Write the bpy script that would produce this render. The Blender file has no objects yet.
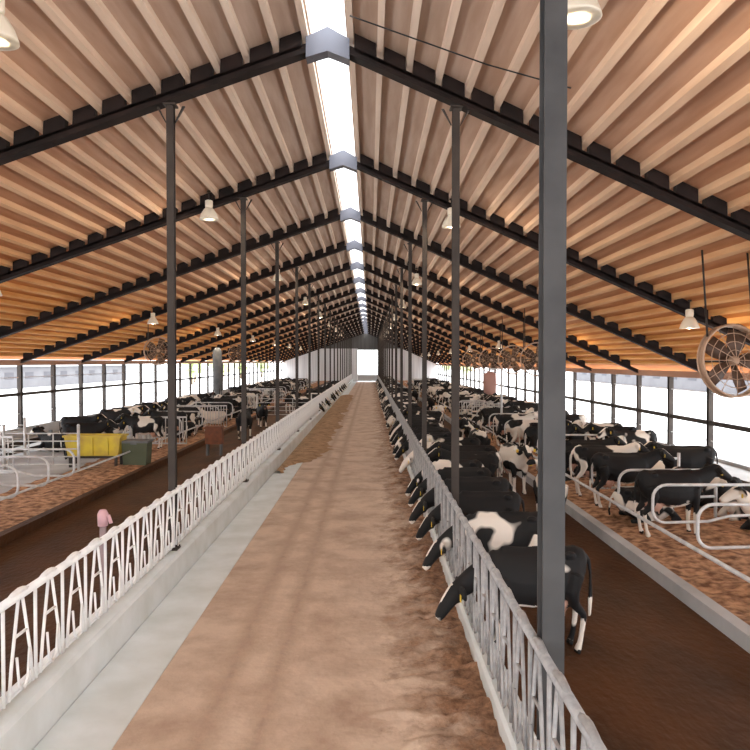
import bpy, math, random
from mathutils import Vector, Matrix
random.seed(7)
C = bpy.context.scene.collection
PI = math.pi

# ------------------------------------------------------------------ mesh helper
class MB:
    def __init__(s): s.v=[]; s.f=[]; s.sm=[]
    def add(s, vs, fs, smooth=False):
        o=len(s.v); s.v+= [tuple(v) for v in vs]
        for f in fs: s.f.append(tuple(i+o for i in f)); s.sm.append(smooth)
    def box(s, x0,x1,y0,y1,z0,z1):
        s.add([(x0,y0,z0),(x1,y0,z0),(x1,y1,z0),(x0,y1,z0),(x0,y0,z1),(x1,y0,z1),(x1,y1,z1),(x0,y1,z1)],
              [(0,3,2,1),(4,5,6,7),(0,1,5,4),(1,2,6,5),(2,3,7,6),(3,0,4,7)])
    def prism_y(s, pts, y0, y1):              # polygon in XZ extruded along Y
        n=len(pts)
        s.add([(x,y0,z) for x,z in pts]+[(x,y1,z) for x,z in pts],
              [tuple(range(n)), tuple(range(2*n-1,n-1,-1))]+[(i,i+n,(i+1)%n+n,(i+1)%n) for i in range(n)])
    def rings(s, rings, cap=True, smooth=True, closed=False):
        n=len(rings[0]); vs=[p for r in rings for p in r]; fs=[]
        m=len(rings)
        for k in range(m if closed else m-1):
            a=k*n; b=((k+1)%m)*n
            for i in range(n): fs.append((a+i,a+(i+1)%n,b+(i+1)%n,b+i))
        if cap and not closed: fs.append(tuple(range(n-1,-1,-1))); fs.append(tuple((m-1)*n+i for i in range(n)))
        s.add(vs,fs,smooth)
    def tube(s, pts, r, n=6, closed=False, rs=None):
        pts=[Vector(p) for p in pts]; R=[]; m=len(pts); prev=None
        for i,p in enumerate(pts):
            if closed: t=pts[(i+1)%m]-pts[i-1]
            else: t=(pts[min(i+1,m-1)]-pts[max(i-1,0)])
            t.normalize()
            if prev is None:
                up=Vector((0,0,1)) if abs(t.z)<.9 else Vector((0,1,0))
                a=t.cross(up).normalized()
            else:
                a=(prev-t*prev.dot(t)).normalized()
            prev=a; b=t.cross(a)
            rr=rs[i] if rs else r
            ra,rb=(rr if isinstance(rr,tuple) else (rr,rr))
            R.append([p+a*ra*math.cos(2*PI*k/n)+b*rb*math.sin(2*PI*k/n) for k in range(n)])
        s.rings(R,True,True,closed)
    def lathe(s, prof, cx=0,cy=0,cz=0,n=20, smooth=True):
        R=[[(cx+r*math.cos(2*PI*k/n),cy+r*math.sin(2*PI*k/n),cz+z) for k in range(n)] for r,z in prof]
        s.rings(R,True,smooth)
    def ell(s, c, r, n=14, m=9):
        R=[]
        for j in range(m+1):
            t=PI*(j+.02)/(m+.04); R.append([(c[0]+r[0]*math.sin(t)*math.cos(2*PI*k/n),c[1]+r[1]*math.sin(t)*math.sin(2*PI*k/n),c[2]-r[2]*math.cos(t)) for k in range(n)])
        s.rings(R)
    def mesh(s,name):
        me=bpy.data.meshes.new(name); me.from_pydata(s.v,[],s.f)
        me.polygons.foreach_set('use_smooth',s.sm); me.update(); return me
    def build(s,name,mat,parent=None):
        o=bpy.data.objects.new(name,s.mesh(name)); C.objects.link(o)
        if mat: o.data.materials.append(mat)
        if parent: o.parent=parent
        return o
def tag(o,label=None,cat=None,group=None,kind=None):
    if label: o['label']=label
    if cat: o['category']=cat
    if group: o['group']=group
    if kind: o['kind']=kind
    return o
def empty(name,loc,rz=0):
    o=bpy.data.objects.new(name,None); C.objects.link(o); o.location=loc; o.rotation_euler=(0,0,rz); o.empty_display_size=.2; return o
def copy_tree(o,parent=None):
    c=o.copy(); C.objects.link(c); c.parent=parent
    for ch in list(o.children): copy_tree(ch,c)
    return c
ORD=['nearest','second','third','fourth','fifth','sixth','seventh','eighth','ninth','tenth','eleventh','twelfth','thirteenth','fourteenth','fifteenth','sixteenth','seventeenth','eighteenth','nineteenth','twentieth','twenty-first','twenty-second','twenty-third']

# ------------------------------------------------------------------ materials
def mat(name, col, rough=.6, metal=0, col2=None, scale=3, detail=4, bump=0, thr=(.35,.65), stretch=(1,1,1), bscale=None, spec=.5):
    m=bpy.data.materials.new(name); m.use_nodes=True; nt=m.node_tree; b=nt.nodes['Principled BSDF']
    b.inputs['Base Color'].default_value=(*col,1); b.inputs['Roughness'].default_value=rough; b.inputs['Metallic'].default_value=metal
    b.inputs['Specular IOR Level'].default_value=spec
    tc=nt.nodes.new('ShaderNodeTexCoord'); mp=nt.nodes.new('ShaderNodeMapping'); mp.inputs['Scale'].default_value=stretch
    nt.links.new(tc.outputs['Object'],mp.inputs['Vector'])
    if col2:
        n=nt.nodes.new('ShaderNodeTexNoise'); n.inputs['Scale'].default_value=scale; n.inputs['Detail'].default_value=detail
        nt.links.new(mp.outputs[0],n.inputs['Vector'])
        r=nt.nodes.new('ShaderNodeValToRGB'); r.color_ramp.elements[0].position=thr[0]; r.color_ramp.elements[1].position=thr[1]
        r.color_ramp.elements[0].color=(*col,1); r.color_ramp.elements[1].color=(*col2,1)
        nt.links.new(n.outputs['Fac'],r.inputs[0]); nt.links.new(r.outputs[0],b.inputs['Base Color'])
    if bump:
        n2=nt.nodes.new('ShaderNodeTexNoise'); n2.inputs['Scale'].default_value=bscale or scale*3; n2.inputs['Detail'].default_value=6
        nt.links.new(mp.outputs[0],n2.inputs['Vector'])
        bp=nt.nodes.new('ShaderNodeBump'); bp.inputs['Strength'].default_value=bump; bp.inputs['Distance'].default_value=.05
        nt.links.new(n2.outputs['Fac'],bp.inputs['Height']); nt.links.new(bp.outputs[0],b.inputs['Normal'])
    return m
def srgb(r,g,b):
    f=lambda c:(c/255/12.92 if c/255<=.04045 else ((c/255+.055)/1.055)**2.4)
    return (f(r),f(g),f(b))

STEEL=mat('dark_steel',srgb(46,38,34),.6,0,srgb(62,54,48),2,spec=.3)
POLEN=mat('grey_pole_steel',srgb(60,60,61),.6,0,srgb(74,74,74),2,spec=.3)
RAFT=mat('rafter_steel',srgb(24,17,15),.7,0,srgb(38,27,24),2,spec=.2)
GALV_W=mat('galvanised_bright',srgb(242,242,240),.45,0,srgb(226,227,228),6)
GALV=mat('galvanised_grey',srgb(186,186,186),.42,.1,srgb(214,214,214),5)
BRACK=mat('bracket_metal',srgb(96,98,108),.45,.4)
CONC=mat('light_concrete',srgb(226,232,234),.8,0,srgb(204,210,208),1.6,8,.15,(.3,.7))
CONCG=mat('grey_concrete',srgb(160,162,164),.8,0,srgb(190,192,194),.8,8,.15)
MANURE=mat('manure_floor',srgb(56,34,18),.6,0,srgb(92,58,32),1.0,9,.5,(.3,.75),(1.2,.6,1),9,spec=.2)
BED=mat('bedding',srgb(112,74,46),.95,0,srgb(204,158,120),5.5,12,1.0,(.36,.64),bscale=16)
FEED=mat('feed',srgb(132,104,74),.95,0,srgb(188,152,118),3.5,10,1.0,(.3,.68),bscale=14)
SNOW=mat('snow',(.9,.9,.92),.9)
YEL=mat('yellow_plastic',srgb(222,200,60),.5,0,srgb(190,160,70),2)
BLACKP=mat('black_rubber',srgb(24,24,26),.6)
LAMPM=mat('lamp_enamel',srgb(235,225,205),.4)
PINK=mat('pink_cap',srgb(214,170,176),.5)
RUST=mat('rust_brown',srgb(128,72,42),.7,0,srgb(100,58,36),6)
GREYP=mat('grey_panel',srgb(112,114,116),.7,0,srgb(92,94,96),3)
FANM=mat('fan_guard',srgb(178,148,124),.5,.2)
FANB=mat('fan_blade',srgb(88,66,52),.5,.2)
TAG=mat('ear_tag_yellow',srgb(235,200,60),.5)
EYE=mat('eye_dark',(.005,.004,.004),.15)
LEAF=mat('leaves',srgb(150,165,110),.9,0,srgb(190,200,150),3)
BARK=mat('bark',srgb(120,100,80),.9)
PALE=mat('pale_cladding',(.15,.15,.16),.9,0,(.13,.13,.14),.5,spec=.1)
GABLE=mat('gable_cladding',srgb(70,68,66),.8,0,srgb(92,90,88),.6,stretch=(8,1,.2))
BULB=bpy.data.materials.new('bulb'); BULB.use_nodes=True
_b=BULB.node_tree.nodes['Principled BSDF']; _b.inputs['Emission Color'].default_value=(1,.86,.66,1); _b.inputs['Emission Strength'].default_value=14

def floor_mat():       # sandy feed alley: pale worn centre, wheel tracks, scattered dark feed to the right
    m=mat('alley_floor',(0,0,0),.85); nt=m.node_tree; b=nt.nodes['Principled BSDF']
    tc=nt.nodes.new('ShaderNodeTexCoord'); sx=nt.nodes.new('ShaderNodeSeparateXYZ'); nt.links.new(tc.outputs['Object'],sx.inputs[0])
    n=nt.nodes.new('ShaderNodeTexNoise'); n.inputs['Scale'].default_value=1.2; n.inputs['Detail'].default_value=12; n.inputs['Roughness'].default_value=.62
    nt.links.new(tc.outputs['Object'],n.inputs['Vector'])
    def math_(op,a,b_=None,clamp=False):
        k=nt.nodes.new('ShaderNodeMath'); k.operation=op; k.use_clamp=clamp
        for i,q in enumerate((a,b_)):
            if q is None: continue
            if isinstance(q,(int,float)): k.inputs[i].default_value=q
            else: nt.links.new(q,k.inputs[i])
        return k.outputs[0]
    r=nt.nodes.new('ShaderNodeValToRGB'); e=r.color_ramp.elements
    e[0].position=.32; e[0].color=(*srgb(176,150,130),1); e[1].position=.60; e[1].color=(*srgb(212,190,170),1)
    nt.links.new(n.outputs['Fac'],r.inputs[0])
    n2=nt.nodes.new('ShaderNodeTexNoise'); n2.inputs['Scale'].default_value=1.6; n2.inputs['Detail'].default_value=10; n2.inputs['Roughness'].default_value=.7
    nt.links.new(tc.outputs['Object'],n2.inputs['Vector'])
    # spilled feed towards the right fence
    s=math_('ADD',math_('SUBTRACT',sx.outputs[0],.25),math_('MULTIPLY',math_('SUBTRACT',n2.outputs['Fac'],.5),3.2))
    s=math_('MULTIPLY',s,1.3,True)
    # wheel tracks
    def track(x0):
        d=math_('ABSOLUTE',math_('SUBTRACT',math_('ADD',sx.outputs[0],math_('MULTIPLY',n2.outputs['Fac'],.25)),x0))
        return math_('MULTIPLY',math_('SUBTRACT',1,math_('MULTIPLY',d,5.0),True),.55)
    t=math_('ADD',track(-.95),track(-1.5),True)
    t=math_('MULTIPLY',t,math_('MULTIPLY',math_('SUBTRACT',n.outputs['Fac'],.3),3,True))
    d=math_('MAXIMUM',s,t)
    mx=nt.nodes.new('ShaderNodeMix'); mx.data_type='RGBA'; nt.links.new(d,mx.inputs['Factor']); nt.links.new(r.outputs[0],mx.inputs[6]); 
    r3=nt.nodes.new('ShaderNodeValToRGB'); r3.color_ramp.elements[0].position=.38; r3.color_ramp.elements[0].color=(*srgb(92,62,40),1); r3.color_ramp.elements[1].position=.64; r3.color_ramp.elements[1].color=(*srgb(166,126,96),1)
    n4=nt.nodes.new('ShaderNodeTexNoise'); n4.inputs['Scale'].default_value=6; n4.inputs['Detail'].default_value=10; n4.inputs['Roughness'].default_value=.75; nt.links.new(tc.outputs['Object'],n4.inputs['Vector'])
    nt.links.new(n4.outputs['Fac'],r3.inputs[0]); nt.links.new(r3.outputs[0],mx.inputs[7])
    nt.links.new(mx.outputs[2],b.inputs['Base Color'])
    n3=nt.nodes.new('ShaderNodeTexNoise'); n3.inputs['Scale'].default_value=9; n3.inputs['Detail'].default_value=6; nt.links.new(tc.outputs['Object'],n3.inputs['Vector'])
    bp=nt.nodes.new('ShaderNodeBump'); bp.inputs['Strength'].default_value=.5; bp.inputs['Distance'].default_value=.04
    nt.links.new(n3.outputs['Fac'],bp.inputs['Height']); nt.links.new(bp.outputs[0],b.inputs['Normal'])
    return m
ALLEY=floor_mat()

RX=-.70; RZ=9.0; SL=.350; SR=.445        # ridge position, height, roof slopes
XL=-15.9; XR=12.3; Y0=-9; Y1=130
BAY=6.7; YT=[5.1+BAY*k for k in range(-2,19)]
def roofz(x): return RZ-(SL*(RX-x) if x<RX else SR*(x-RX))

def wood(name,a,b_,c,d):                  # plank tone; camera saturation shift painted in, more orange towards the eaves
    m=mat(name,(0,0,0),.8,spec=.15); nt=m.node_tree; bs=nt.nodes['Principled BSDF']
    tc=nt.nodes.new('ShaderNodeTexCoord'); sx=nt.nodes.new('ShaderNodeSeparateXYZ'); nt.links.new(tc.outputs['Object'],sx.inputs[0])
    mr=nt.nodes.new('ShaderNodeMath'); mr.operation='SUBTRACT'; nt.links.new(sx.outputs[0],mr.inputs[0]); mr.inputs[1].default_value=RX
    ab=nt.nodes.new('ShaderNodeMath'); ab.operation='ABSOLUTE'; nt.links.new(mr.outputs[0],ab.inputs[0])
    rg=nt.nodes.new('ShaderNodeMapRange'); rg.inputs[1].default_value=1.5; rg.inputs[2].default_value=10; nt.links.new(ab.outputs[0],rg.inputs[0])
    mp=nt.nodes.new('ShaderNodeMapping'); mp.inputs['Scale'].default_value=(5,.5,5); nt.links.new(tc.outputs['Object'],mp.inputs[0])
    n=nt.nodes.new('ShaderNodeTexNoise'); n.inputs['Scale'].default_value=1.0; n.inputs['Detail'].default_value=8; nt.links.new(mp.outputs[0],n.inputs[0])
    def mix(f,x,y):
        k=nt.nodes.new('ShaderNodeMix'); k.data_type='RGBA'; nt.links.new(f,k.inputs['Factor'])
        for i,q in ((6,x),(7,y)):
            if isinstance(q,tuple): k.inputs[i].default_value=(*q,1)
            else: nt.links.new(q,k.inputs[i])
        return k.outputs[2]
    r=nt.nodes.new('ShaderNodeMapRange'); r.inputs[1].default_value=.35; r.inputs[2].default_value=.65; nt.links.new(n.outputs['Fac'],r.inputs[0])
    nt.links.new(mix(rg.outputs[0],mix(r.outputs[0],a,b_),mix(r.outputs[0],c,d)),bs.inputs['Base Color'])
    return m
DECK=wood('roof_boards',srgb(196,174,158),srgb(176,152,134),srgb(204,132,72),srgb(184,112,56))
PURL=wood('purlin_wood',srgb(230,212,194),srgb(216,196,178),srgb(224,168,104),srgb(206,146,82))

def coat():
    m=mat('cow_coat',(0,0,0),.7,spec=.3); nt=m.node_tree; b=nt.nodes['Principled BSDF']
    tc=nt.nodes.new('ShaderNodeTexCoord'); sd=nt.nodes.new('ShaderNodeAttribute'); sd.attribute_type='OBJECT'; sd.attribute_name='coat_seed'
    wa=nt.nodes.new('ShaderNodeAttribute'); wa.attribute_type='OBJECT'; wa.attribute_name='coat_white'
    n=nt.nodes.new('ShaderNodeTexNoise'); n.noise_dimensions='4D'; n.inputs['Scale'].default_value=1.55; n.inputs['Detail'].default_value=1.5
    nt.links.new(tc.outputs['Object'],n.inputs['Vector']); nt.links.new(sd.outputs['Fac'],n.inputs['W'])
    at=nt.nodes.new('ShaderNodeAttribute'); at.attribute_name='mark'; sp=nt.nodes.new('ShaderNodeSeparateColor'); nt.links.new(at.outputs['Color'],sp.inputs[0])
    a=nt.nodes.new('ShaderNodeMath'); a.operation='ADD'; nt.links.new(n.outputs['Fac'],a.inputs[0]); nt.links.new(wa.outputs['Fac'],a.inputs[1])
    a2=nt.nodes.new('ShaderNodeMath'); a2.operation='ADD'; nt.links.new(a.outputs[0],a2.inputs[0]); nt.links.new(sp.outputs[0],a2.inputs[1])
    g=nt.nodes.new('ShaderNodeMapRange'); g.inputs[1].default_value=.565; g.inputs[2].default_value=.59; nt.links.new(a2.outputs[0],g.inputs[0])
    k=nt.nodes.new('ShaderNodeMix'); k.data_type='RGBA'; nt.links.new(g.outputs[0],k.inputs['Factor']); k.inputs[6].default_value=(*srgb(24,23,24),1); k.inputs[7].default_value=(*srgb(228,220,210),1)
    k2=nt.nodes.new('ShaderNodeMix'); k2.data_type='RGBA'; nt.links.new(sp.outputs[1],k2.inputs['Factor']); nt.links.new(k.outputs[2],k2.inputs[6]); k2.inputs[7].default_value=(*srgb(206,160,140),1)
    nt.links.new(k2.outputs[2],b.inputs['Base Color']); return m
COAT=coat()

# ------------------------------------------------------------------ setting
def struct(name,mb,m,parent=None):
    o=mb.build(name,m,parent)
    if not parent: o['kind']='structure'
    return o
def slab(name,x0,x1,z1,m,z0=-.3,y0=Y0,y1=Y1):
    a=MB(); a.box(x0,x1,y0,y1,z0,z1); return struct(name,a,m)
slab('floor',-2.4,1.24,0,ALLEY)
slab('floor_left_strip',-3.12,-2.4,.012,CONC)
slab('floor_left_alley',-3.5,-7.2,-.01,MANURE) if False else slab('floor_left_alley',-7.2,-3.5,-.01,MANURE)
slab('floor_right_alley',1.5,4.7,-.01,MANURE)
slab('floor_left_walkway',XL,-9.7,.1,CONCG)
slab('floor_left_stalls',-9.7,-7.4,.0,BED)
slab('floor_right_stalls',4.9,8.6,.0,BED)
slab('floor_right_walkway',8.6,XR,.1,CONCG)
# curbs the headlock fences stand on
a=MB(); a.prism_y([(-3.5,-.3),(-3.12,-.3),(-3.14,.40),(-3.18,.44),(-3.46,.44),(-3.5,.40)],Y0,Y1); struct('trim_1',a,CONC)
a=MB(); a.prism_y([(1.24,-.3),(1.5,-.3),(1.5,.22),(1.46,.26),(1.27,.26),(1.24,.22)],Y0,Y1); struct('trim_2',a,CONC)
# stall curbs
for i,(x0,x1) in enumerate(((-7.4,-7.2),(4.7,4.9))):
    a=MB(); a.box(x0,x1,Y0,Y1,-.3,.2); struct('trim_%d'%(i+3),a,CONCG if i else MANURE)
def grid(name,x0,x1,y0,y1,nx,ny,hf,m,warp=None):
    a=MB(); vs=[]
    for j in range(ny+1):
        v=j/ny; y=y0+(y1-y0)*v**1.6
        for i in range(nx+1):
            u=i/nx; x=x0+(x1-x0)*u
            if warp: x=warp(u,y,x)
            vs.append((x,y,hf(u,x,y)))
    a.add(vs,[(j*(nx+1)+i,j*(nx+1)+i+1,(j+1)*(nx+1)+i+1,(j+1)*(nx+1)+i) for j in range(ny) for i in range(nx)],True)
    return a.build(name,m)
from mathutils import noise as NZ
def nz(x,y,s,o=0): return NZ.noise(Vector((x*s,y*s,o)))
b1=grid('bedding',4.9,8.6,Y0,Y1,26,420,lambda u,x,y:.14+.09*nz(x,y,.9)+.05*nz(x,y,3,4)+.05*math.sin(PI*u),BED); tag(b1,'loose brown bedding filling the right-hand stalls','bedding',kind='stuff')
b2=grid('bedding',-9.75,-7.4,Y0,Y1,20,380,lambda u,x,y:.12+.08*nz(x,y,.8,9)+.04*nz(x,y,3,14),BED); tag(b2,'loose brown bedding filling the left-hand stalls','bedding',kind='stuff')
def fw(u,y,x):
    e=.30+.45*nz(0,y,.5,3)+.35*nz(0,y,2,6)+.25*nz(0,y,7,6)
    return e+(1.24-e)*u
f1=grid('spilled_feed',.2,1.24,1.5,120,16,1100,lambda u,x,y:.004+math.sin(min(u*1.5,1)*PI/2)*(.05+.05*nz(x,y,2.2,2)+.07*nz(x,y,7,8)) if u>0 else .001,ALLEY,fw); tag(f1,'brown chopped feed strewn along the foot of the right fence','feed',kind='stuff')
def fw2(u,y,x):
    e=-1.75+.5*nz(0,y,.4,33)+.3*nz(0,y,2,3)-max(0,(28-y))*.2
    return -3.1+(e+3.1)*u
f2=grid('spilled_feed',-3.1,-1.8,22.5,75,10,200,lambda u,x,y:.014+.10*math.sin(PI*min(1,max(0,u)))*(.8+.6*nz(x,y,1.3,5)),FEED,fw2); tag(f2,'low brown heap of feed along the left curb in mid distance','feed',kind='stuff')

# roof: boards, purlins, ridge light
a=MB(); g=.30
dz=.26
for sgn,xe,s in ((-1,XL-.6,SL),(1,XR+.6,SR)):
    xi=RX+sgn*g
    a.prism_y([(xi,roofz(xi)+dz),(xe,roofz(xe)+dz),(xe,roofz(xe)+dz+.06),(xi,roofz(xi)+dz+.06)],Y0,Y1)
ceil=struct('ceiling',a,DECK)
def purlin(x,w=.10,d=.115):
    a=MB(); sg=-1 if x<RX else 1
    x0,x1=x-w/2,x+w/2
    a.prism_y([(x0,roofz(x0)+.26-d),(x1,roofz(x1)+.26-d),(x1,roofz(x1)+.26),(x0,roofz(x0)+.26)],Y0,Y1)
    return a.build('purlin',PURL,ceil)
PX=[]
x=RX-g-.08
while x>XL: PX.append(x); x-=.49
x=RX+g+.08
while x<XR: PX.append(x); x+=.49
for x in PX: purlin(x)
SKY=bpy.data.materials.new('ridge_polycarbonate'); SKY.use_nodes=True; nt=SKY.node_tree; nt.nodes.clear()
o_=nt.nodes.new('ShaderNodeOutputMaterial'); t1=nt.nodes.new('ShaderNodeBsdfTransparent'); t2=nt.nodes.new('ShaderNodeBsdfTranslucent'); t2.inputs[0].default_value=(.95,.97,1,1)
mx=nt.nodes.new('ShaderNodeMixShader'); mx.inputs[0].default_value=.35; nt.links.new(t1.outputs[0],mx.inputs[1]); nt.links.new(t2.outputs[0],mx.inputs[2]); nt.links.new(mx.outputs[0],o_.inputs[0])
a=MB(); pts=[(RX+(g+.06)*math.sin(t),RZ+.22+.22*math.cos(t)-.05) for t in [(-PI/2)+PI*k/8 for k in range(9)]]
a.add([(x,Y0,z) for x,z in pts]+[(x,Y1,z) for x,z in pts],[(i,i+1,i+10,i+9) for i in range(8)],True)
struct('window_1',a,SKY)
# eave boards
for i,(xe) in enumerate((XL,XR)):
    a=MB(); a.box(xe-.08,xe+.08,Y0,Y1,roofz(xe)-.22,roofz(xe)+.02); struct('trim_%d'%(5+i),a,mat('eave_board_%d'%i,srgb(176,140,120),.8))
# side wall bases and rails
a=MB(); a.box(XL-.1,XL+.1,Y0,Y1,-.3,.62); struct('wall_left',a,CONCG)
a=MB(); a.box(XR-.1,XR+.1,Y0,Y1,-.3,.22); struct('wall_right',a,CONCG)
a=MB(); a.box(XL-.05,XL+.05,Y0,Y1,2.07,2.21); struct('trim_7',a,STEEL)
a=MB(); a.box(XR-.05,XR+.05,Y0,Y1,1.32,1.48); struct('trim_8',a,STEEL)
for i,(x,z) in enumerate(((XL,1.25),(XR,.75),(XL,2.9),(XR,2.5))):
    a=MB(); a.tube([(x,Y0,z),(x,Y1,z)],.018,5); struct('trim_%d'%(9+i),a,GALV)
# end wall with the open doorway
a=MB(); zL,zR=roofz(XL)+dz,roofz(XR)+dz
dl,dr,dh=-2.25,1.75,5.8
zs=6.1
def clipx(z,s): return RX-(RZ+dz-z)/SL if s<0 else RX+(RZ+dz-z)/SR
a.prism_y([(clipx(zs,-1),zs),(clipx(zs,1),zs),(RX,RZ+.3)],Y1,Y1+.2)
a.prism_y([(dl,dh),(dr,dh),(dr,zs),(dl,zs)],Y1,Y1+.2)
struct('wall_back_gable',a,GABLE)
a=MB()
a.prism_y([(XL,0),(dl,0),(dl,zs),(clipx(zs,-1),zs),(XL,zL)],Y1,Y1+.2)
a.prism_y([(dr,0),(XR,0),(XR,zR),(clipx(zs,1),zs),(dr,zs)],Y1,Y1+.2)
struct('wall_back',a,mat('end_cladding',srgb(226,226,226),.7,0,srgb(200,200,202),.8,stretch=(6,1,.2)))
a=MB(); a.box(dl-.12,dl,Y1-.1,Y1,0,dh+.12); a.box(dr,dr+.12,Y1-.1,Y1,0,dh+.12); a.box(dl,dr,Y1-.1,Y1,dh,dh+.12); struct('trim_13',a,GALV_W)
a=MB(); a.box(dl,dr,Y1+.02,Y1+.08,.05,1.25); struct('door_1',a,mat('low_door',srgb(176,178,180),.6))

# outdoors
a=MB(); a.box(-400,400,-150,500,-.5,-.32); struct('ground',a,SNOW)
def shed(x0,x1,y0,y1,h,label):
    t=empty('barn',((x0+x1)/2,(y0+y1)/2,-.32)); tag(t,label,'barn')
    w=(x1-x0)/2; l=(y1-y0)/2
    a=MB(); a.box(-w,w,-l,l,0,h); a.build('wall',PALE,t)
    a=MB(); a.prism_y([(-w-.5,h),(w+.5,h),(0,h+w*.3)],-l-.5,l+.5); a.build('roof',mat('pale_roof',(.3,.3,.31),.9,spec=.1),t)
    a=MB()
    for k in range(int(2*l/6)):
        for s in (-1,1): a.box(s*w-.03,s*w+.03,-l+2+k*6,-l+4.5+k*6,1.4,2.4)
    a.build('window_band',mat('shaded_opening',(.09,.09,.1),.9,spec=.1),t)
shed(-70,-52,20,150,3.2,'pale long barn seen outside beyond the left open side')
shed(44,62,20,150,3.2,'pale long barn seen outside beyond the right open side')
tree_proto=None
for i,(x,y,s) in enumerate(((-31,122,1.0),(-33,132,1.15),(-30,143,.9),(-34,155,1.2),(-31,168,1.0),(-28,182,1.1),(22,160,.9),(26,190,1.1),(23,210,1.0))):
    if tree_proto is None:
        t=empty('tree',(x,y,-.32)); rnd=random.Random(3)
        a=MB(); a.tube([(0,0,0),(.1,0,1.2),(0,.1,2.4)],.15,8,rs=[.2,.14,.08]); a.build('trunk',BARK,t)
        a=MB()
        for k in range(26):
            th=rnd.uniform(0,2*PI); r=rnd.uniform(0,1.3); z=rnd.uniform(1.7,4.0); q=rnd.uniform(.35,.7)
            a.ell((r*math.cos(th),r*math.sin(th),z),(q,q,q*.8),8,6)
        a.build('crown',LEAF,t); tree_proto=t
    else:
        t=copy_tree(tree_proto); t.location=(x,y,-.32)
    t.scale=(s,s,s)
    if i<6: tag(t,'pale green leafy tree outside beyond the open left side','tree','trees outside the left side')
    else: tag(t,'pale green leafy tree outside beyond the open right side','tree','trees outside the right side')

# ------------------------------------------------------------------ rafters
def rafter_tree():
    a=MB(); w=.07
    # two sloping beams, drawn in the XZ plane
    th=.15
    for xe in (XL,XR):
        xi=RX
        a.prism_y([(xi,roofz(xi)+.02),(xe,roofz(xe)+.02),(xe,roofz(xe)-th+.02),(xi,roofz(xi)-th+.02)],-w,w)
        a.prism_y([(xi,roofz(xi)-th+.04),(xe,roofz(xe)-th+.04),(xe,roofz(xe)-th),(xi,roofz(xi)-th)],-w-.05,w+.05)
    r=a.build('rafter',RAFT)
    ps=sorted(PX)
    for side in (-1,1):
        b=MB(); xe=XL if side<0 else XR; xi=RX+side*.3
        up=[(xi,roofz(xi)-.03)]; seg=[]
        qs=[p for p in ps if (p<RX)==(side<0)]; qs.sort(key=lambda v:-v*side*-1)
        top=[]
        for x0,x1 in zip(qs,qs[1:]):
            p,q=x0+side*.058,x1-side*.058
            top+=[(p,roofz(p)+.03),(p+side*.012,roofz(p)+.255),(q-side*.012,roofz(q)+.255),(q,roofz(q)+.03)]
        # one notched board: a thin strip with a raised block in every purlin gap
        n=len(top)
        vs=[];fs=[]
        for (x,z) in top:
            zb=roofz(x)-.04
            vs+=[(x,-w,zb),(x,-w,z),(x,w,z),(x,w,zb)]
        for k in range(n-1):
            a0=4*k; b0=a0+4
            for c in range(4): fs.append((a0+c,a0+(c+1)%4,b0+(c+1)%4,b0+c))
        fs.append((0,1,2,3)); fs.append((4*n-1,4*n-2,4*n-3,4*n-4))
        b.add(vs,fs); b.build('blocking',RAFT,r)
    c=MB(); k=.36
    c.prism_y([(RX-k,roofz(RX-k)-.24),(RX,RZ-.26),(RX+k,roofz(RX+k)-.24),(RX+k,roofz(RX+k)+.1),(RX,RZ+.14),(RX-k,roofz(RX-k)+.1)],-w-.07,w+.07)
    for s in (-1,1):
        for q in (.12,.26): c.lathe([(.02,0),(.02,.02)],RX+s*q,0,RZ-.25-.35*q,8)
    c.build('ridge_bracket',BRACK,r)
    return r
rf=rafter_tree(); first=True
vis=[y for y in YT if y>8]
for y in YT:
    o=rf if first else copy_tree(rf); first=False
    o.location=(0,y,0)
    if y<8: tag(o,'dark steel rafter overhead at the near end of the barn, above the frame','rafter','rafters above the near end')
    else:
        i=vis.index(y)
        if i<8: tag(o,'%s dark notched rafter in view, with grey bracket at the ridge'%ORD[i],'rafter','rafters under the roof')
        else: tag(o,'small dark rafter in the far distance beyond the eighth rafter','rafter','distant rafters')

# ------------------------------------------------------------------ poles
def pole(x,y,base,label,group,proto={}):
    zt=roofz(x)-.18; key=(x,base,y<8)
    if key in proto: t=copy_tree(proto[key]); t.location=(x,y,base)
    else:
        t=empty('support_pole',(x,y,base)); h=zt-base; w=.085 if y<8 else .06; pm=POLEN if y<8 else STEEL
        a=MB()    # rolled H section
        a.box(-w,w,-w,-w+.016,0,h); a.box(-w,w,w-.016,w,0,h); a.box(-.62*w,.62*w,-w+.016,w-.016,0,h)
        a.build('column',pm,t)
        a=MB(); a.box(-.10,.10,-.12,.12,0,.02)
        for sx_ in(-1,1):
            for sy in (-1,1): a.lathe([(.014,.02),(.014,.05)],sx_*.085,sy*.1,0,6)
        a.build('base_plate',STEEL,t)
        a=MB(); a.box(-.1,.1,-.11,.11,h-.03,h); a.prism_y([(-.085,h-.3),(-.07,h-.3),(-.2,h-.03),(-.24,h-.03)],-.02,.02); a.prism_y([(.085,h-.3),(.07,h-.3),(.2,h-.03),(.24,h-.03)],-.02,.02)
        a.build('cap_plate',STEEL,t); proto[key]=t
    tag(t,label,'pole',group); return t
PXL,PXR=-3.31,1.44
yr=[5.4]+[y for y in YT if y>8]
for i,y in enumerate(yr):
    if i==0: l='thick grey steel pole nearest the camera, rising beside the right fence'
    elif i<6: l='dark slim steel pole along the right fence, %s from the near end'%ORD[i]
    else: l='thin distant steel pole along the right fence beyond the sixth'
    pole(PXR if i else 1.405,y,.26,l,'poles along the right fence')
yl=[y for y in YT if y>8]
for i,y in enumerate(yl):
    l='dark steel pole on the left curb, %s in view'%ORD[i] if i<6 else 'thin distant steel pole on the left curb beyond the sixth'
    pole(PXL-.02,y,.44,l,'poles along the left fence')

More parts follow.
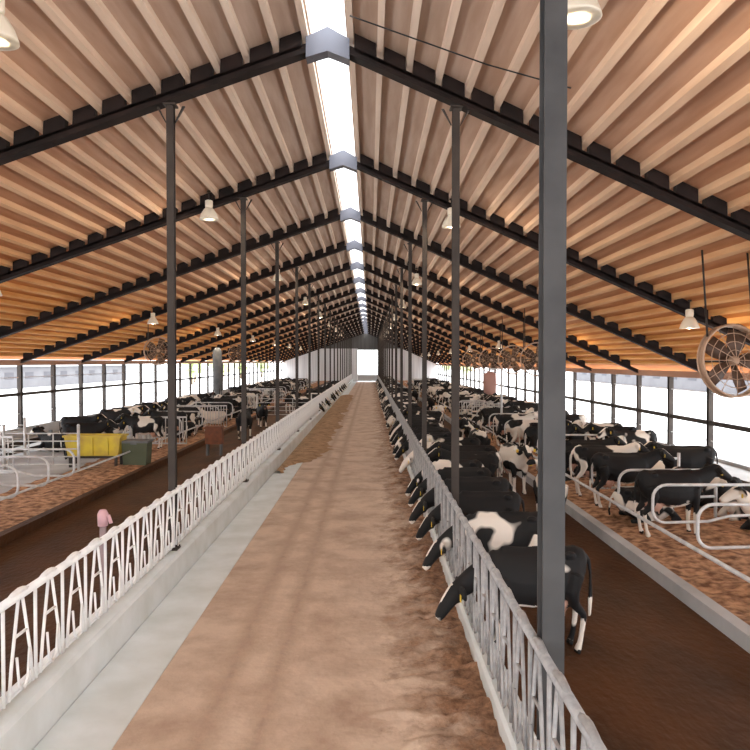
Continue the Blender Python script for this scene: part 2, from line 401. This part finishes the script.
# side posts, every half bay
def side_posts(x,side,base,ystart,nvis):
    a=MB(); h=roofz(x)-.2-base
    a.box(-.09,.09,-.09,-.07,0,h); a.box(-.09,.09,.07,.09,0,h); a.box(-.06,.06,-.07,.07,0,h)
    p=a.build('side_post',STEEL)
    b=MB(); b.box(-.15,.15,-.15,.15,0,.03); b.build('foot_plate',STEEL,p)
    k=0; y=5.1+BAY/2*2; fr=True
    y=5.1
    while y<Y1-1:
        o=p if fr else copy_tree(p); fr=False
        o.location=(x,y,base)
        px=370+x/y*700
        if y<ystart: l='dark side post under the %s eave, outside the frame'%side; g='near side posts %s'%side
        elif k<nvis: l='dark %s eave post, %s seen from the picture edge'%(side,ORD[k].replace('nearest','first')); g='%s eave posts'%side; k+=1
        else: l='thin distant dark post under the %s eave past the first %d'%(side,nvis); g='distant %s eave posts'%side
        tag(o,l,'post',g); y+=BAY/2
side_posts(XL,'left',.62,29.9,10)
side_posts(XR,'right',.22,22.3,8)

# ------------------------------------------------------------------ headlock fences
def fence(x,sgn,z0,z1,m,label,name='headlock_fence'):
    U=.605; ys=2.0; N=int((Y1-4-ys)/U)
    t=empty(name,(x,ys,z0)); h=z1-z0; tag(t,label,'fence'); L=N*U
    a=MB(); a.tube([(0,0,h),(0,L,h)],.042,8); a.build('top_rail',m,t)
    a=MB(); a.tube([(-.03*sgn,0,.06),(-.03*sgn,L,.06)],.03,8); a.tube([(-.03*sgn,0,.0),(-.03*sgn,L,.0)],.014,6); a.build('bottom_rail',m,t)
    def unit(a,y):
        # fixed upright, fixed slanting bar, swinging bar, cross tie, latch on the rail
        a.tube([(0,y,0),(0,y,h)],.019,6)
        a.tube([(.02*sgn,y+.05,.03),(.02*sgn,y+.10,h*.35),(.02*sgn,y+.24,h)],.017,6)
        a.tube([(.02*sgn,y+.50,.03),(.02*sgn,y+.46,h*.35),(.02*sgn,y+.31,h)],.017,6)
        a.tube([(.02*sgn,y+.17,h*.62),(.02*sgn,y+.39,h*.62)],.015,6)
        a.tube([(.04*sgn,y+.16,h*.42),(.04*sgn,y+.20,h*.12),(.04*sgn,y+.28,h*.05),(.04*sgn,y+.36,h*.12),(.04*sgn,y+.40,h*.42)],.014,6)
        a.tube([(0,y+.08,h+.0),(0,y+.2,h+.035),(0,y+.28,h+.045),(0,y+.36,h+.035),(0,y+.48,h+.0)],.032,7)
    p=MB(); unit(p,0); first=p.build('stanchion',m,t)
    for k in range(1,100):
        o=first.copy(); C.objects.link(o); o.parent=t; o.location=(0,k*U,0)
    r=MB()
    for k in range(100,N): unit(r,k*U)
    o=r.build('stanchion',m,t); o['kind']='stuff'; o['label']='far run of small headlock stanchions'
    return t
fence(-3.28,1,.50,1.42,GALV_W,'bright white galvanised headlock fence on the left concrete curb')
fence(1.30,-1,.30,1.40,mat('galvanised_shaded',srgb(142,143,144),.5,.1,srgb(172,172,172),9),'grey galvanised headlock fence between the feed strip and right-hand cows')  # shade of the fence side facing away is painted into this darker grey

# ------------------------------------------------------------------ stalls
def divider_mesh(sx):       # bent tube loop, runs along +X*sx from the alley end
    a=MB(); R=[]
    def arc(cx,cz,r,a0,a1,n=5): return [(sx*(cx+r*math.cos(a0+(a1-a0)*k/n)),0,cz+r*math.sin(a0+(a1-a0)*k/n)) for k in range(n+1)]
    pts=[(sx*2.5,0,1.05)]+arc(.45,.80,.25,PI/2,PI)+arc(.42,.55,.22,PI,1.5*PI)+arc(1.5,.20,.13,PI/2,0)[:]+[(sx*1.75,0,.12)]
    pts=[(sx*2.35,0,1.12)]+arc(.50,.86,.26,PI/2,PI)+arc(.46,.62,.22,PI,1.5*PI)+[(sx*1.3,0,.42),(sx*1.7,0,.52),(sx*2.35,0,.55)]
    a.tube(pts,.030,7); a.tube([(sx*2.35,0,-.05),(sx*2.35,0,1.25)],.038,7)
    return a
def stalls(x,sx,side,ys,y1,nnear,step):
    p=divider_mesh(sx).build('stall_divider',GALV)
    k=0; y=ys; fr=True
    while y<y1:
        o=p if fr else p.copy()
        if not fr: C.objects.link(o)
        fr=False; o.location=(x,y,.14)
        if k<nnear: tag(o,'bent grey tube stall divider, %s of the %s stall row'%(ORD[k],side),'stall divider','%s stall dividers'%side)
        else: tag(o,'small distant tube stall divider on the %s beyond the first %d'%(side,nnear),'stall divider','distant %s stall dividers'%side)
        y+=step; k+=1
stalls(5.15,1,'right',9.6,100,8,1.83)
stalls(-7.7,-1,'left',12.8,19.5,5,1.5)
stalls(-7.7,-1,'far left',29.5,95,4,3.66)
def rail(name,pts,r,m,label): a=MB(); a.tube(pts,r,8); o=a.build(name,m); tag(o,label,'rail'); return o
rail('neck_rail',[(5.22,3,.60),(5.22,105,.60)],.035,GALV,'long pale tube rail running over the right-hand stall dividers')
rail('neck_rail',[(-8.0,3,.62),(-8.0,105,.62)],.03,GALV,'long pale tube rail running over the left-hand stall dividers')
for sx,side in ((1,'right'),(-1,'left')):
    x=9.4 if sx>0 else -13.2
    t=empty('pipe_barrier',(x,3,.1)); tag(t,'dark double pipe barrier on low posts behind the %s stalls'%side,'barrier')
    a=MB(); a.tube([(0,0,.42),(0,110,.42)],.10,8); a.build('upper_pipe',STEEL,t)
    a=MB(); a.tube([(0,0,.14),(0,110,.14)],.06,8); a.build('lower_pipe',STEEL,t)
    for k in range(19):
        a=MB(); a.box(-.05,.05,-.05,.05,-.02,1.15 if k%3==0 else .7); o=a.build('post',GREYP,t); o.location=(.0,2+k*6,0)
# galvanised gates crossing the left side
def gate(x0,x1,y,label,h=1.3):
    t=empty('tube_gate',(x0,y,0)); tag(t,label,'gate','tube gates between the pens'); w=x1-x0
    for xx in (0,w):
        a=MB(); a.tube([(xx,0,0),(xx,0,h+.25)],.05,8); a.lathe([(.055,h+.25),(.03,h+.3)],xx,0,0,8); a.build('gate_post',GALV,t)
    a=MB()
    for z in (.3,.55,.8,1.05,h): a.tube([(.05,0,z),(w-.05,0,z)],.022,6)
    for q in (.33,.66): a.tube([(w*q,0,.3),(w*q,0,h)],.022,6)
    a.build('gate_rails',GALV,t)
gate(-7.1,-3.7,44,'pale tube gate crossing the left alley in mid distance')
gate(-11.8,-9.4,22.6,'pale tube gate behind the yellow trough on the left')
gate(1.9,4.5,64,'pale tube gate crossing the right alley far off')
gate(-15.2,-12.6,25.6,'pale tube gate beside the left side wall')

# ------------------------------------------------------------------ left-hand equipment
t=empty('water_trough',(-9.15,23.4,.12)); tag(t,'long yellow plastic water trough on a dark frame in the left pen','trough')
a=MB(); W,D,H=.92,.34,.62; z0=.38
outer=[(-W,-D),(W,-D),(W,D),(-W,D)]
a.rings([[(x*.9,y*.85,z0) for x,y in outer],[(x,y,z0+H) for x,y in outer],[(x*1.05,y*1.1,z0+H) for x,y in outer],[(x*1.05,y*1.1,z0+H+.06) for x,y in outer],[(x*.93,y*.85,z0+H+.06) for x,y in outer],[(x*.85,y*.75,z0+.08) for x,y in outer]],True,False)
for q in (-.5,0,.5): a.box(q-.03,q+.03,-D-.03,-D+.06,z0+.05,z0+H)
a.build('basin',YEL,t)
a=MB()
for x in (-.75,.75):
    for y in (-.25,.25): a.box(x-.04,x+.04,y-.04,y+.04,0,z0)
a.box(-.8,.8,-.3,-.24,z0-.08,z0); a.box(-.8,.8,.24,.3,z0-.08,z0); a.build('stand',STEEL,t)
t=empty('feed_bin',(-7.85,23.6,.12)); tag(t,'dark olive grey lidded bin beside the yellow trough','bin')
a=MB(); a.rings([[(x*.9,y*.9,0) for x,y in ((-.42,-.3),(.42,-.3),(.42,.3),(-.42,.3))],[(x,y,.78) for x,y in ((-.42,-.3),(.42,-.3),(.42,.3),(-.42,.3))]],True,False); a.build('body',mat('olive_plastic',srgb(82,88,66),.7),t)
a=MB(); a.box(-.46,.46,-.34,.34,.78,.86); a.box(-.1,.1,-.38,-.34,.74,.82); a.build('lid',GREYP,t)
t=empty('mineral_feeder',(-6.0,27.0,0)); tag(t,'small rusty brown box feeder on a grey stand behind the left fence','feeder')
a=MB(); a.box(-.32,.32,-.2,.2,.45,1.05); a.prism_y([(-.36,1.05),(.36,1.05),(.3,1.14),(-.3,1.14)],-.24,.24); a.build('box',RUST,t)
a=MB()
for s in (-1,1): a.box(s*.26-.03,s*.26+.03,-.15,.15,0,.45)
a.build('stand',GREYP,t)
t=empty('hydrant_post',(-4.05,10.6,0)); tag(t,'pale pink capped pipe post just behind the left fence','post')
a=MB(); a.lathe([(.05,0),(.05,1.18)],n=12); a.build('pipe',mat('pink_grey',srgb(150,130,132),.6),t)
a=MB(); a.lathe([(.075,1.12),(.08,1.3),(.05,1.36),(.01,1.37)],n=14); a.tube([(0,0,1.27),(.1,-.02,1.27),(.13,-.02,1.16)],.03,7); a.build('cap',PINK,t)
t=empty('silo_column',(-9.9,45.5,.1)); tag(t,'broad grey vertical tank standing among the left pens','tank')
a=MB(); a.lathe([(.10,0),(.10,1.4),(.30,1.8),(.30,4.2),(.12,4.45)],n=16); a.build('shell',GREYP,t)
a=MB()
for k in range(4): a.tube([(.3*math.cos(k*PI/2+.7),.3*math.sin(k*PI/2+.7),0),(.3*math.cos(k*PI/2+.7),.3*math.sin(k*PI/2+.7),1.8)],.03,6)
a.build('legs_frame',STEEL,t)
t=empty('cattle_brush',(5.65,30.0,.1)); tag(t,'tall pole with a round pinkish bristle brush beside the right stalls','brush')
a=MB(); a.tube([(0,0,0),(0,0,3.2),(-.5,0,3.2)],.05,8); a.build('mount',GALV,t)
a=MB(); a.lathe([(.08,2.1),(.26,2.2),(.28,2.6),(.26,3.0),(.08,3.1)],-.5,0,0,16); a.build('bristles',mat('bristle',srgb(176,132,120),.9),t)
def bar_panel(x0,x1,y,label,h=1.25):
    t=empty('bar_panel',(x0,y,.1)); tag(t,label,'panel'); w=x1-x0
    a=MB(); a.box(0,w,-.03,.03,h-.06,h); a.box(0,w,-.03,.03,.1,.16)
    a.build('frame',GALV,t)
    n=int(w/.14)
    for k in range(n+1):
        b=MB(); b.tube([(w*k/n,0,.1),(w*k/n,0,h)],.02,6); b.build('bar',GALV,t)
bar_panel(-9.9,-7.6,29.0,'pale upright-bar panel standing behind the dark olive bin')
bar_panel(-12.9,-10.9,21.4,'pale upright-bar panel left of the yellow trough')
bar_panel(-10.6,-7.5,36.6,'pale upright-bar panel across the left stalls, second behind the bin')
bar_panel(-10.6,-7.5,47.0,'pale upright-bar panel across the left stalls, third behind the bin')
bar_panel(-10.6,-7.5,60.0,'pale upright-bar panel across the left stalls, farthest of the panels')
bar_panel(5.1,8.0,40.0,'pale upright-bar panel across the right stalls in the distance')

# ------------------------------------------------------------------ lamps
def lamp_proto():
    t=empty('barn_lamp',(0,0,0))
    a=MB(); a.tube([(0,0,.0),(0,0,.22)],.012,6); a.lathe([(.05,.20),(.05,.24)],n=10); a.build('hanger',STEEL,t)
    a=MB(); a.lathe([(.09,-.20),(.10,-.16),(.10,-.02),(.06,.0)],n=14); a.build('ballast_housing',LAMPM,t)
    a=MB(); a.lathe([(.245,-.50),(.24,-.47),(.20,-.36),(.13,-.24),(.09,-.20),(.085,-.20),(.12,-.245),(.19,-.365),(.23,-.50)],n=22); a.build('shade',LAMPM,t)
    a=MB(); a.ell((0,0,-.42),(.07,.07,.09)); a.build('bulb',BULB,t)
    return t
lp=lamp_proto(); fr=True; cnt={}
def lamp(x,y,drop,row,first=[True]):
    t=lp if first[0] else copy_tree(lp); first[0]=False
    z=roofz(x)-.02-drop; y-=.35
    t.location=(x,y,z); k=cnt.get(row,0); cnt[row]=k+1
    if drop>.02:
        a=MB(); a.tube([(0,0,.2),(0,0,.22+drop)],.01,5); a.build('cord',STEEL,t)
    far = k>=4
    tag(t,('tiny distant pale bell lamp in the %s row'%row) if far else 'pale bell-shaped barn lamp, %s of the %s row'%(ORD[k],row),'lamp','%s lamps'%row)
    L=bpy.data.lights.new('lamp_light','POINT'); L.energy=LE; L.color=(1,.83,.62); L.shadow_soft_size=.1
    lo=bpy.data.objects.new('lamp_light',L); C.objects.link(lo); lo.parent=t; lo.location=(0,0,-.56)
LE=35
for k in range(8):
    yy=18.5+13.4*k
    lamp(-9.75,yy,.0,'outer left'); lamp(8.3,yy,.0,'outer right')
lamp(-4.15,8.2,.12,'inner left'); lamp(2.1,7.5,.15,'inner right')
for k in range(7):
    yy=18.5+13.4*k
    lamp(-4.15,yy,.0,'inner left'); lamp(2.1,yy,.15,'inner right')

# ------------------------------------------------------------------ fans
def fan_proto():
    t=empty('cooling_fan',(0,0,0)); R=.68
    def ring(a,r,y,rad,n=32): a.tube([(r*math.cos(2*PI*k/n),y,r*math.sin(2*PI*k/n)) for k in range(n)],rad,6,closed=True)
    a=MB(); ring(a,R,-.08,.022); ring(a,R,.08,.022)
    R_=[[(r*math.cos(2*PI*k/32),y,r*math.sin(2*PI*k/32)) for k in range(32)] for r,y in ((R,-.08),(R,.08),(R-.02,.08),(R-.02,-.08))]
    a.rings(R_,closed=True); a.build('housing_ring',FANM,t)
    a=MB()
    for r in (.52,.36,.2): ring(a,r,-.10,.007,24)
    for k in range(12):
        th=2*PI*k/12; a.tube([(.06*math.cos(th),-.13,.06*math.sin(th)),(R*math.cos(th),-.085,R*math.sin(th))],.007,5)
    a.build('front_guard',FANM,t)
    for k in range(5):
        a=MB(); 
        th=0; vs=[(.08,-.02,-.07),(.08,.03,.07),(.35,-.05,-.16),(.35,.06,.16),(.6,-.05,-.14),(.6,.06,.17)]
        vs2=[(x,y+.012,z) for x,y,z in vs]
        a.add(vs+vs2,[(0,1,3,2),(2,3,5,4),(8,9,7,6),(10,11,9,8),(0,2,8,6),(2,4,10,8),(4,5,11,10),(5,3,9,11),(3,1,7,9),(1,0,6,7)],True)
        o=a.build('blade',FANB,t); o.rotation_euler=(0,2*PI*k/5,0)
    R_=[[(r*math.cos(2*PI*k/16),y,r*math.sin(2*PI*k/16)) for k in range(16)] for r,y in ((.03,-.12),(.08,-.11),(.09,.0),(.12,.22),(.05,.25))]
    a=MB(); a.rings(R_); a.build('motor',FANM,t)
    a=MB()
    for s in (-1,1): a.tube([(s*.5,0,.46),(s*.5,0,1.05)],.022,6)
    a.tube([(-.66,.1,0),(.66,.1,0)],.02,6); a.build('bracket',STEEL,t)
    return t
fp=fan_proto()
fl=[(6.85,13.2,3.62,'large round caged fan hanging at the right edge, nearest of the fans',1.0)]+\
   [(6.85,y,3.72,'round caged fan above the right stalls, %s from the near end'%ORD[i+1],1.0) for i,y in enumerate((28.6,33.5,39.5,46.5))]+\
   [(-10.4,34.5,4.15,'round caged fan above the left stalls',1.0),(-10.4,55,4.3,'small distant round caged fan farther down the left side',1.0)]
for i,(x,y,z,l,s) in enumerate(fl):
    t=fp if i==0 else copy_tree(fp); t.location=(x,y,z); t.rotation_euler=(math.radians(-6),0,math.radians(12 if i==0 else (-8 if x>0 else 8)))
    tag(t,l,'fan','caged fans')
    top=roofz(x)-.0-(z+1.0)
    if top>.02:
        a=MB()
        for sg in (-1,1): a.tube([(sg*.5,0,1.0),(sg*.5,0,1.0+top+.1)],.02,5)
        a.build('hanger_rod',STEEL,t)

# conduit under the roof
a=MB(); a.tube([(RX+.4,10.6,roofz(RX+.4)-.03),(1.7,10.2,roofz(1.7)-.03),(2.8,9.8,roofz(2.8)-.03)],.012,5); o=a.build('electric_cable',BLACKP); tag(o,'thin dark electric cable under the boards near the top right','cable')

# ------------------------------------------------------------------ cows
def make_cow(pose):
    a=MB(); S=.90; SXs=.86
    dz=0 if pose!='lie' else -.66
    tor=[(-.84,1.24,.08,.08),(-.79,1.20,.20,.17),(-.66,1.14,.31,.25),(-.45,1.08,.34,.27),(-.2,1.02,.38,.33),(.05,1.00,.40,.35),(.3,1.01,.385,.32),(.52,1.04,.36,.26),(.68,1.08,.30,.21),(.80,1.10,.18,.13)]
    N=18
    R=[]
    for x,zc,rz,ry in tor:
        ring=[]
        for k in range(N):
            t=2*PI*k/N; c,s=math.cos(t),math.sin(t)
            y=ry*math.copysign(abs(c)**.85,c); z=rz*math.copysign(abs(s)**.9,s)
            if s>0: y*=1-.22*s       # narrower topline
            ring.append((x,y,zc+z+dz))
        R.append(ring)
    a.rings(R)
    # hip bones and spine
    a.ell((-.52,.19,1.36+dz),(.10,.06,.05),10,6); a.ell((-.52,-.19,1.36+dz),(.10,.06,.05),10,6)
    a.tube([(-.8,0,1.36+dz),(-.3,0,1.40+dz),(.2,0,1.385+dz),(.55,0,1.40+dz)],.05,8)
    if pose=='feed':
        neck=[(.58,0,1.14),(.84,0,1.06),(1.06,0,.96),(1.22,0,.86)]; hd=[(1.16,0,.92),(1.28,0,.82),(1.42,0,.66),(1.52,0,.52),(1.57,0,.45)]
    elif pose=='stand':
        neck=[(.58,0,1.16),(.86,0,1.24),(1.06,0,1.36),(1.18,0,1.42)]; hd=[(1.10,0,1.46),(1.24,0,1.42),(1.42,0,1.32),(1.56,0,1.24),(1.62,0,1.21)]
    elif pose=='lie':
        neck=[(.58,0,.52),(.84,0,.66),(1.0,0,.84),(1.10,0,.92)]; hd=[(1.02,0,.96),(1.16,0,.92),(1.34,0,.82),(1.48,0,.74),(1.54,0,.71)]
    a.tube(neck,.1,14,rs=[(.17,.28),(.13,.22),(.11,.17),(.10,.14)])
    a.tube(hd,.1,14,rs=[(.10,.11),(.135,.135),(.115,.11),(.10,.085),(.085,.06)])
    h1=Vector(hd[0]); h2=Vector(hd[-1]); d=(h2-h1).normalized(); up=Vector((d.z,0,-d.x)); 
    if up.z<0: up=-up
    base=h1+d*.07+up*.03
    for s in (-1,1):
        p=base+Vector((0,s*.09,0))
        a.tube([p,p+Vector((-.02,s*.12,.0)),p+Vector((-.03,s*.21,-.02)),p+Vector((-.04,s*.30,-.06))],.04,10,rs=[(.04,.045),(.042,.08),(.04,.085),(.025,.035)])
    # jaw
    a.ell(tuple(h1+d*.2-up*.05),(.1,.06,.08),10,7)
    if pose!='lie':
        for s in (-1,1):
            a.tube([(.56,s*.15,1.05),(.58,s*.17,.80),(.60,s*.165,.60),(.585,s*.16,.42),(.58,s*.16,.18),(.60,s*.16,.08),(.62,s*.16,.0)],.1,12,rs=[(.13,.15),(.10,.12),(.066,.075),(.055,.06),(.04,.045),(.05,.06),(.055,.075)])
            a.tube([(-.60,s*.15,1.10),(-.54,s*.18,.86),(-.60,s*.18,.68),(-.76,s*.165,.52),(-.735,s*.16,.34),(-.70,s*.16,.14),(-.67,s*.16,.07),(-.65,s*.16,.0)],.1,12,rs=[(.15,.22),(.12,.18),(.08,.12),(.05,.07),(.042,.05),(.042,.045),(.055,.06),(.058,.08)])
        a.ell((-.40,0,.66),(.20,.16,.14)); 
        for s in (-1,1):
            for q in (-.48,-.33): a.tube([(q,s*.07,.56),(q,s*.07,.47)],.022,7)
        a.tube([(-.80,0,1.34),(-.90,0,1.24),(-.93,0,1.0),(-.92,.02,.7),(-.91,.02,.45)],.03,8,rs=[.04,.032,.028,.04,.025])
    else:
        for s in (-1,1):
            a.tube([(.50,s*.20,.34),(.72,s*.28,.16),(.90,s*.26,.08),(.62,s*.30,.05)],.08,10,rs=[.13,.08,.06,.05])
            a.tube([(-.55,s*.18,.40),(-.25,s*.36,.24),(-.05,s*.42,.10),(-.40,s*.45,.06),(-.55,s*.46,.05)],.1,10,rs=[.22,.17,.09,.06,.05])
        a.tube([(-.80,0,.68),(-.92,.05,.5),(-.95,.1,.2),(-.88,.25,.06)],.03,8,rs=[.04,.034,.03,.035])
    tmp=a.build('tmp',None)
    md=tmp.modifiers.new('r','REMESH'); md.mode='VOXEL'; md.voxel_size=.024; md.use_smooth_shade=True
    sm=tmp.modifiers.new('s','SMOOTH'); sm.factor=.5; sm.iterations=3
    dc=tmp.modifiers.new('d','DECIMATE'); dc.ratio=.35
    dg=bpy.context.evaluated_depsgraph_get(); me=bpy.data.meshes.new_from_object(tmp.evaluated_get(dg))
    bpy.data.objects.remove(tmp)
    me.name='cow_'+pose
    att=me.color_attributes.new('mark','FLOAT_COLOR','POINT')
    f0=h1+d*.10; muz=h2
    for i,v in enumerate(me.vertices):
        p=v.co; w=0; pk=0
        if pose!='lie':
            if p.z<.5: w=.25
            if p.z<.05: w=-.6
            if -.62<p.x<-.18 and p.z<.72 and abs(p.y)<.17 and p.z>.45 and not (p.x<-.5 and abs(p.y)>.1): pk=.8
            if p.x<-.85 and p.z<.72: w=.4
            if .2<p.z<.70 and -.3<p.x<.4: w=.3
        q=p-f0; t_=q.dot(d); 
        if 0<t_<.34 and abs(p.y)<.045 and q.dot(up)>.0: w=.35
        if (p-muz).length<.06: pk=.6
        att.data[i].color=(w,pk,0,1)
    M=Matrix.Diagonal((S*SXs,S,S,1)); me.transform(M)
    me.polygons.foreach_set('use_smooth',[True]*len(me.polygons))
    me.materials.append(COAT)
    o=bpy.data.objects.new('cow',me); C.objects.link(o)
    def tr(v): return Vector((v[0]*S*SXs,v[1]*S,v[2]*S))
    for s in (-1,1):
        e=MB(); c=tr(h1+d*.19+up*.035+Vector((0,s*.096,0))); e.ell(tuple(c),(.020,.014,.020),10,7); e.build('eye',EYE,o)
        e=MB(); c=tr(base+Vector((-.0,s*.27,-.06))); e.box(c.x+.012,c.x+.022,c.y-.03,c.y+.03,c.z-.05,c.z+.03); e.build('ear_tag',TAG,o)
    return o
protos={p:make_cow(p) for p in ('feed','stand','lie')}; usedp=set()
WORDS=[(-.16,'all black'),(-.06,'mostly black'),(.05,'black and white'),(.13,'mostly white')]
def cow(pose,x,y,rz,white,seed,label,group,z=0,parts=True,s=1.0):
    p=protos[pose]
    if pose not in usedp: o=p; usedp.add(pose)
    elif parts: o=copy_tree(p)
    else: o=p.copy(); C.objects.link(o)
    o.location=(x,y,z); o.rotation_euler=(0,0,rz); o.scale=(s,s,s)
    o['coat_seed']=float(seed); o['coat_white']=float(white)
    tag(o,label,'cow',group); return o
rnd=random.Random(11)
def pickw():
    return rnd.choices(WORDS,weights=(2,5,6,1))[0]
# right feeding row: unit gaps in the headlocks are 0.605 m apart, starting at y=2.0
def slot(k): return 2.0+.605*k+.28
k=11; i=0
fixed={0:(-.10,'mostly black cow with pale hind leg',3.2),1:(.0,'black cow with white shoulder and rump patches',5.1),2:(-.2,'all black cow',2.2),3:(-.1,'black cow with small white marks',8.8),4:(-.14,'broad black cow',1.7)}
gaps=[3,3,2,3,2,2]
while True:
    y=slot(k)-(.2 if i==0 else 0)
    if y>112: break
    w,word=pickw(); sd=rnd.uniform(0,90)
    if i in fixed: w,wd,sd=fixed[i]; lab='%s feeding through right fence, %s from the camera'%(wd,ORD[i])
    elif i<14: lab='%s cow feeding through the right fence, %s from the camera'%(word,ORD[i])
    else: lab='small distant cow feeding along the right fence beyond the fourteenth'
    pose='feed' if (i<3 or rnd.random()<.8) else 'stand'
    x=2.06 if pose=='feed' else 2.55+rnd.uniform(0,.25)
    if pose=='stand' and i>=5 and i<14: lab=lab.replace('feeding through','standing up to')
    elif pose=='stand' and i<5: pose='feed'; x=2.06
    if i>=14: lab=lab.replace('feeding','lined up')
    cow(pose,x,y,PI+rnd.uniform(-.05,.05),w,sd,lab,'cows feeding at the right fence',-.01,parts=i<22,s=rnd.uniform(.97,1.04))
    k+=gaps[i] if i<len(gaps) else rnd.choice((2,2,2,3)); i+=1
# cows walking behind them in the right alley
for j,(x,y,rz) in enumerate(((3.9,15.2,1.5),(4.0,19.5,-1.4),(3.7,24,1.7),(3.9,29,1.4),(3.6,37,-1.5),(3.9,46,1.6),(3.7,58,1.5))):
    w,word=pickw()
    cow('stand',x,y,rz,w,rnd.uniform(0,90),'%s cow standing in the right alley behind the feeders, %s along'%(word,ORD[j]),'cows loose in the right alley',-.01)
# right stalls
def stall_rows(xs,ys,y1,side,faces,nn,step,pl,skip=.15,zb=.16):
    i=0
    for y in [ys+step*q for q in range(int((y1-ys)/step))]:
        for x,rz in zip(xs,faces):
            if rnd.random()<skip: continue
            w,word=pickw()
            if i<6 and w>.1: w,word=WORDS[2]
            pose='lie' if rnd.random()<pl else 'stand'
            if i<nn:
                act='lying' if pose=='lie' else 'standing'
                lab='%s cow %s in the %s stalls, %s counted from the camera'%(word,act,side,ORD[i])
            else: lab='small distant cow among the %s stalls beyond the first %d'%(side,nn)
            cow(pose,x+rnd.uniform(-.15,.15),y+.6+rnd.uniform(-.08,.08),rz+rnd.uniform(-.12,.12),w,rnd.uniform(0,90),lab,'cows in the %s stalls'%side,zb,parts=i<16)
            i+=1
stall_rows((5.85,8.25),13.2,96,'right',(0,PI),18,1.22*1.1,.6,.12,.17)
stall_rows((-8.8,-11.7),27.5,96,'left',(PI,0),16,1.22*1.15,.45,.15,.14)
for j,(x,y,rz,po) in enumerate(((-10.4,25.3,.2,'stand'),(-12.3,27.5,2.9,'lie'))):
    cow(po,x,y,rz,(-.2,.0)[j],4+j*7,('all black cow standing behind the yellow trough','black and white cow lying left of the yellow trough')[j],None,.12)
# left feeding row
j=0
for y in (slot(70),slot(74),slot(80),slot(83),slot(92),slot(96),slot(104),slot(110),slot(118),slot(126),slot(133),slot(140)):
    w,word=pickw()
    cow('feed',-4.1,y,rnd.uniform(-.05,.05),w,rnd.uniform(0,90),('%s cow feeding through the left fence, %s from the camera'%(word,ORD[j])) if j<6 else 'small distant cow feeding through the left fence beyond the sixth','cows feeding at the left fence',-.01); j+=1
for j,(x,y,rz) in enumerate(((-5.9,33,1.5),(-6.0,39,-1.3),(-5.6,50,1.2),(-6.1,56,1.7),(-5.7,66,-1.6))):
    w,word=pickw()
    cow('stand',x,y,rz,w,rnd.uniform(0,90),'%s cow standing in the left alley, %s along'%(word,ORD[j]),'cows loose in the left alley',-.01)

# ------------------------------------------------------------------ light, world, camera
W=bpy.data.worlds.new('overcast'); bpy.context.scene.world=W; W.use_nodes=True
bg=W.node_tree.nodes['Background']; bg.inputs[0].default_value=(.96,.98,1,1); bg.inputs[1].default_value=3.0
S=bpy.data.lights.new('sun','SUN'); S.energy=1.2; S.angle=.6; S.color=(1,.95,.88)
so=bpy.data.objects.new('sun',S); C.objects.link(so); so.rotation_euler=(math.radians(50),0,math.radians(35))
cam=bpy.data.cameras.new('camera'); co=bpy.data.objects.new('camera',cam); C.objects.link(co)
cam.lens=36*700/750; cam.sensor_width=36; cam.clip_end=1000
co.location=(0,0,3.6); co.rotation_euler=(math.radians(90-1.06),0,math.radians(-.41))
sc=bpy.context.scene; sc.camera=co
sc.view_settings.view_transform='Standard'; sc.view_settings.look='None'; sc.view_settings.exposure=0.95
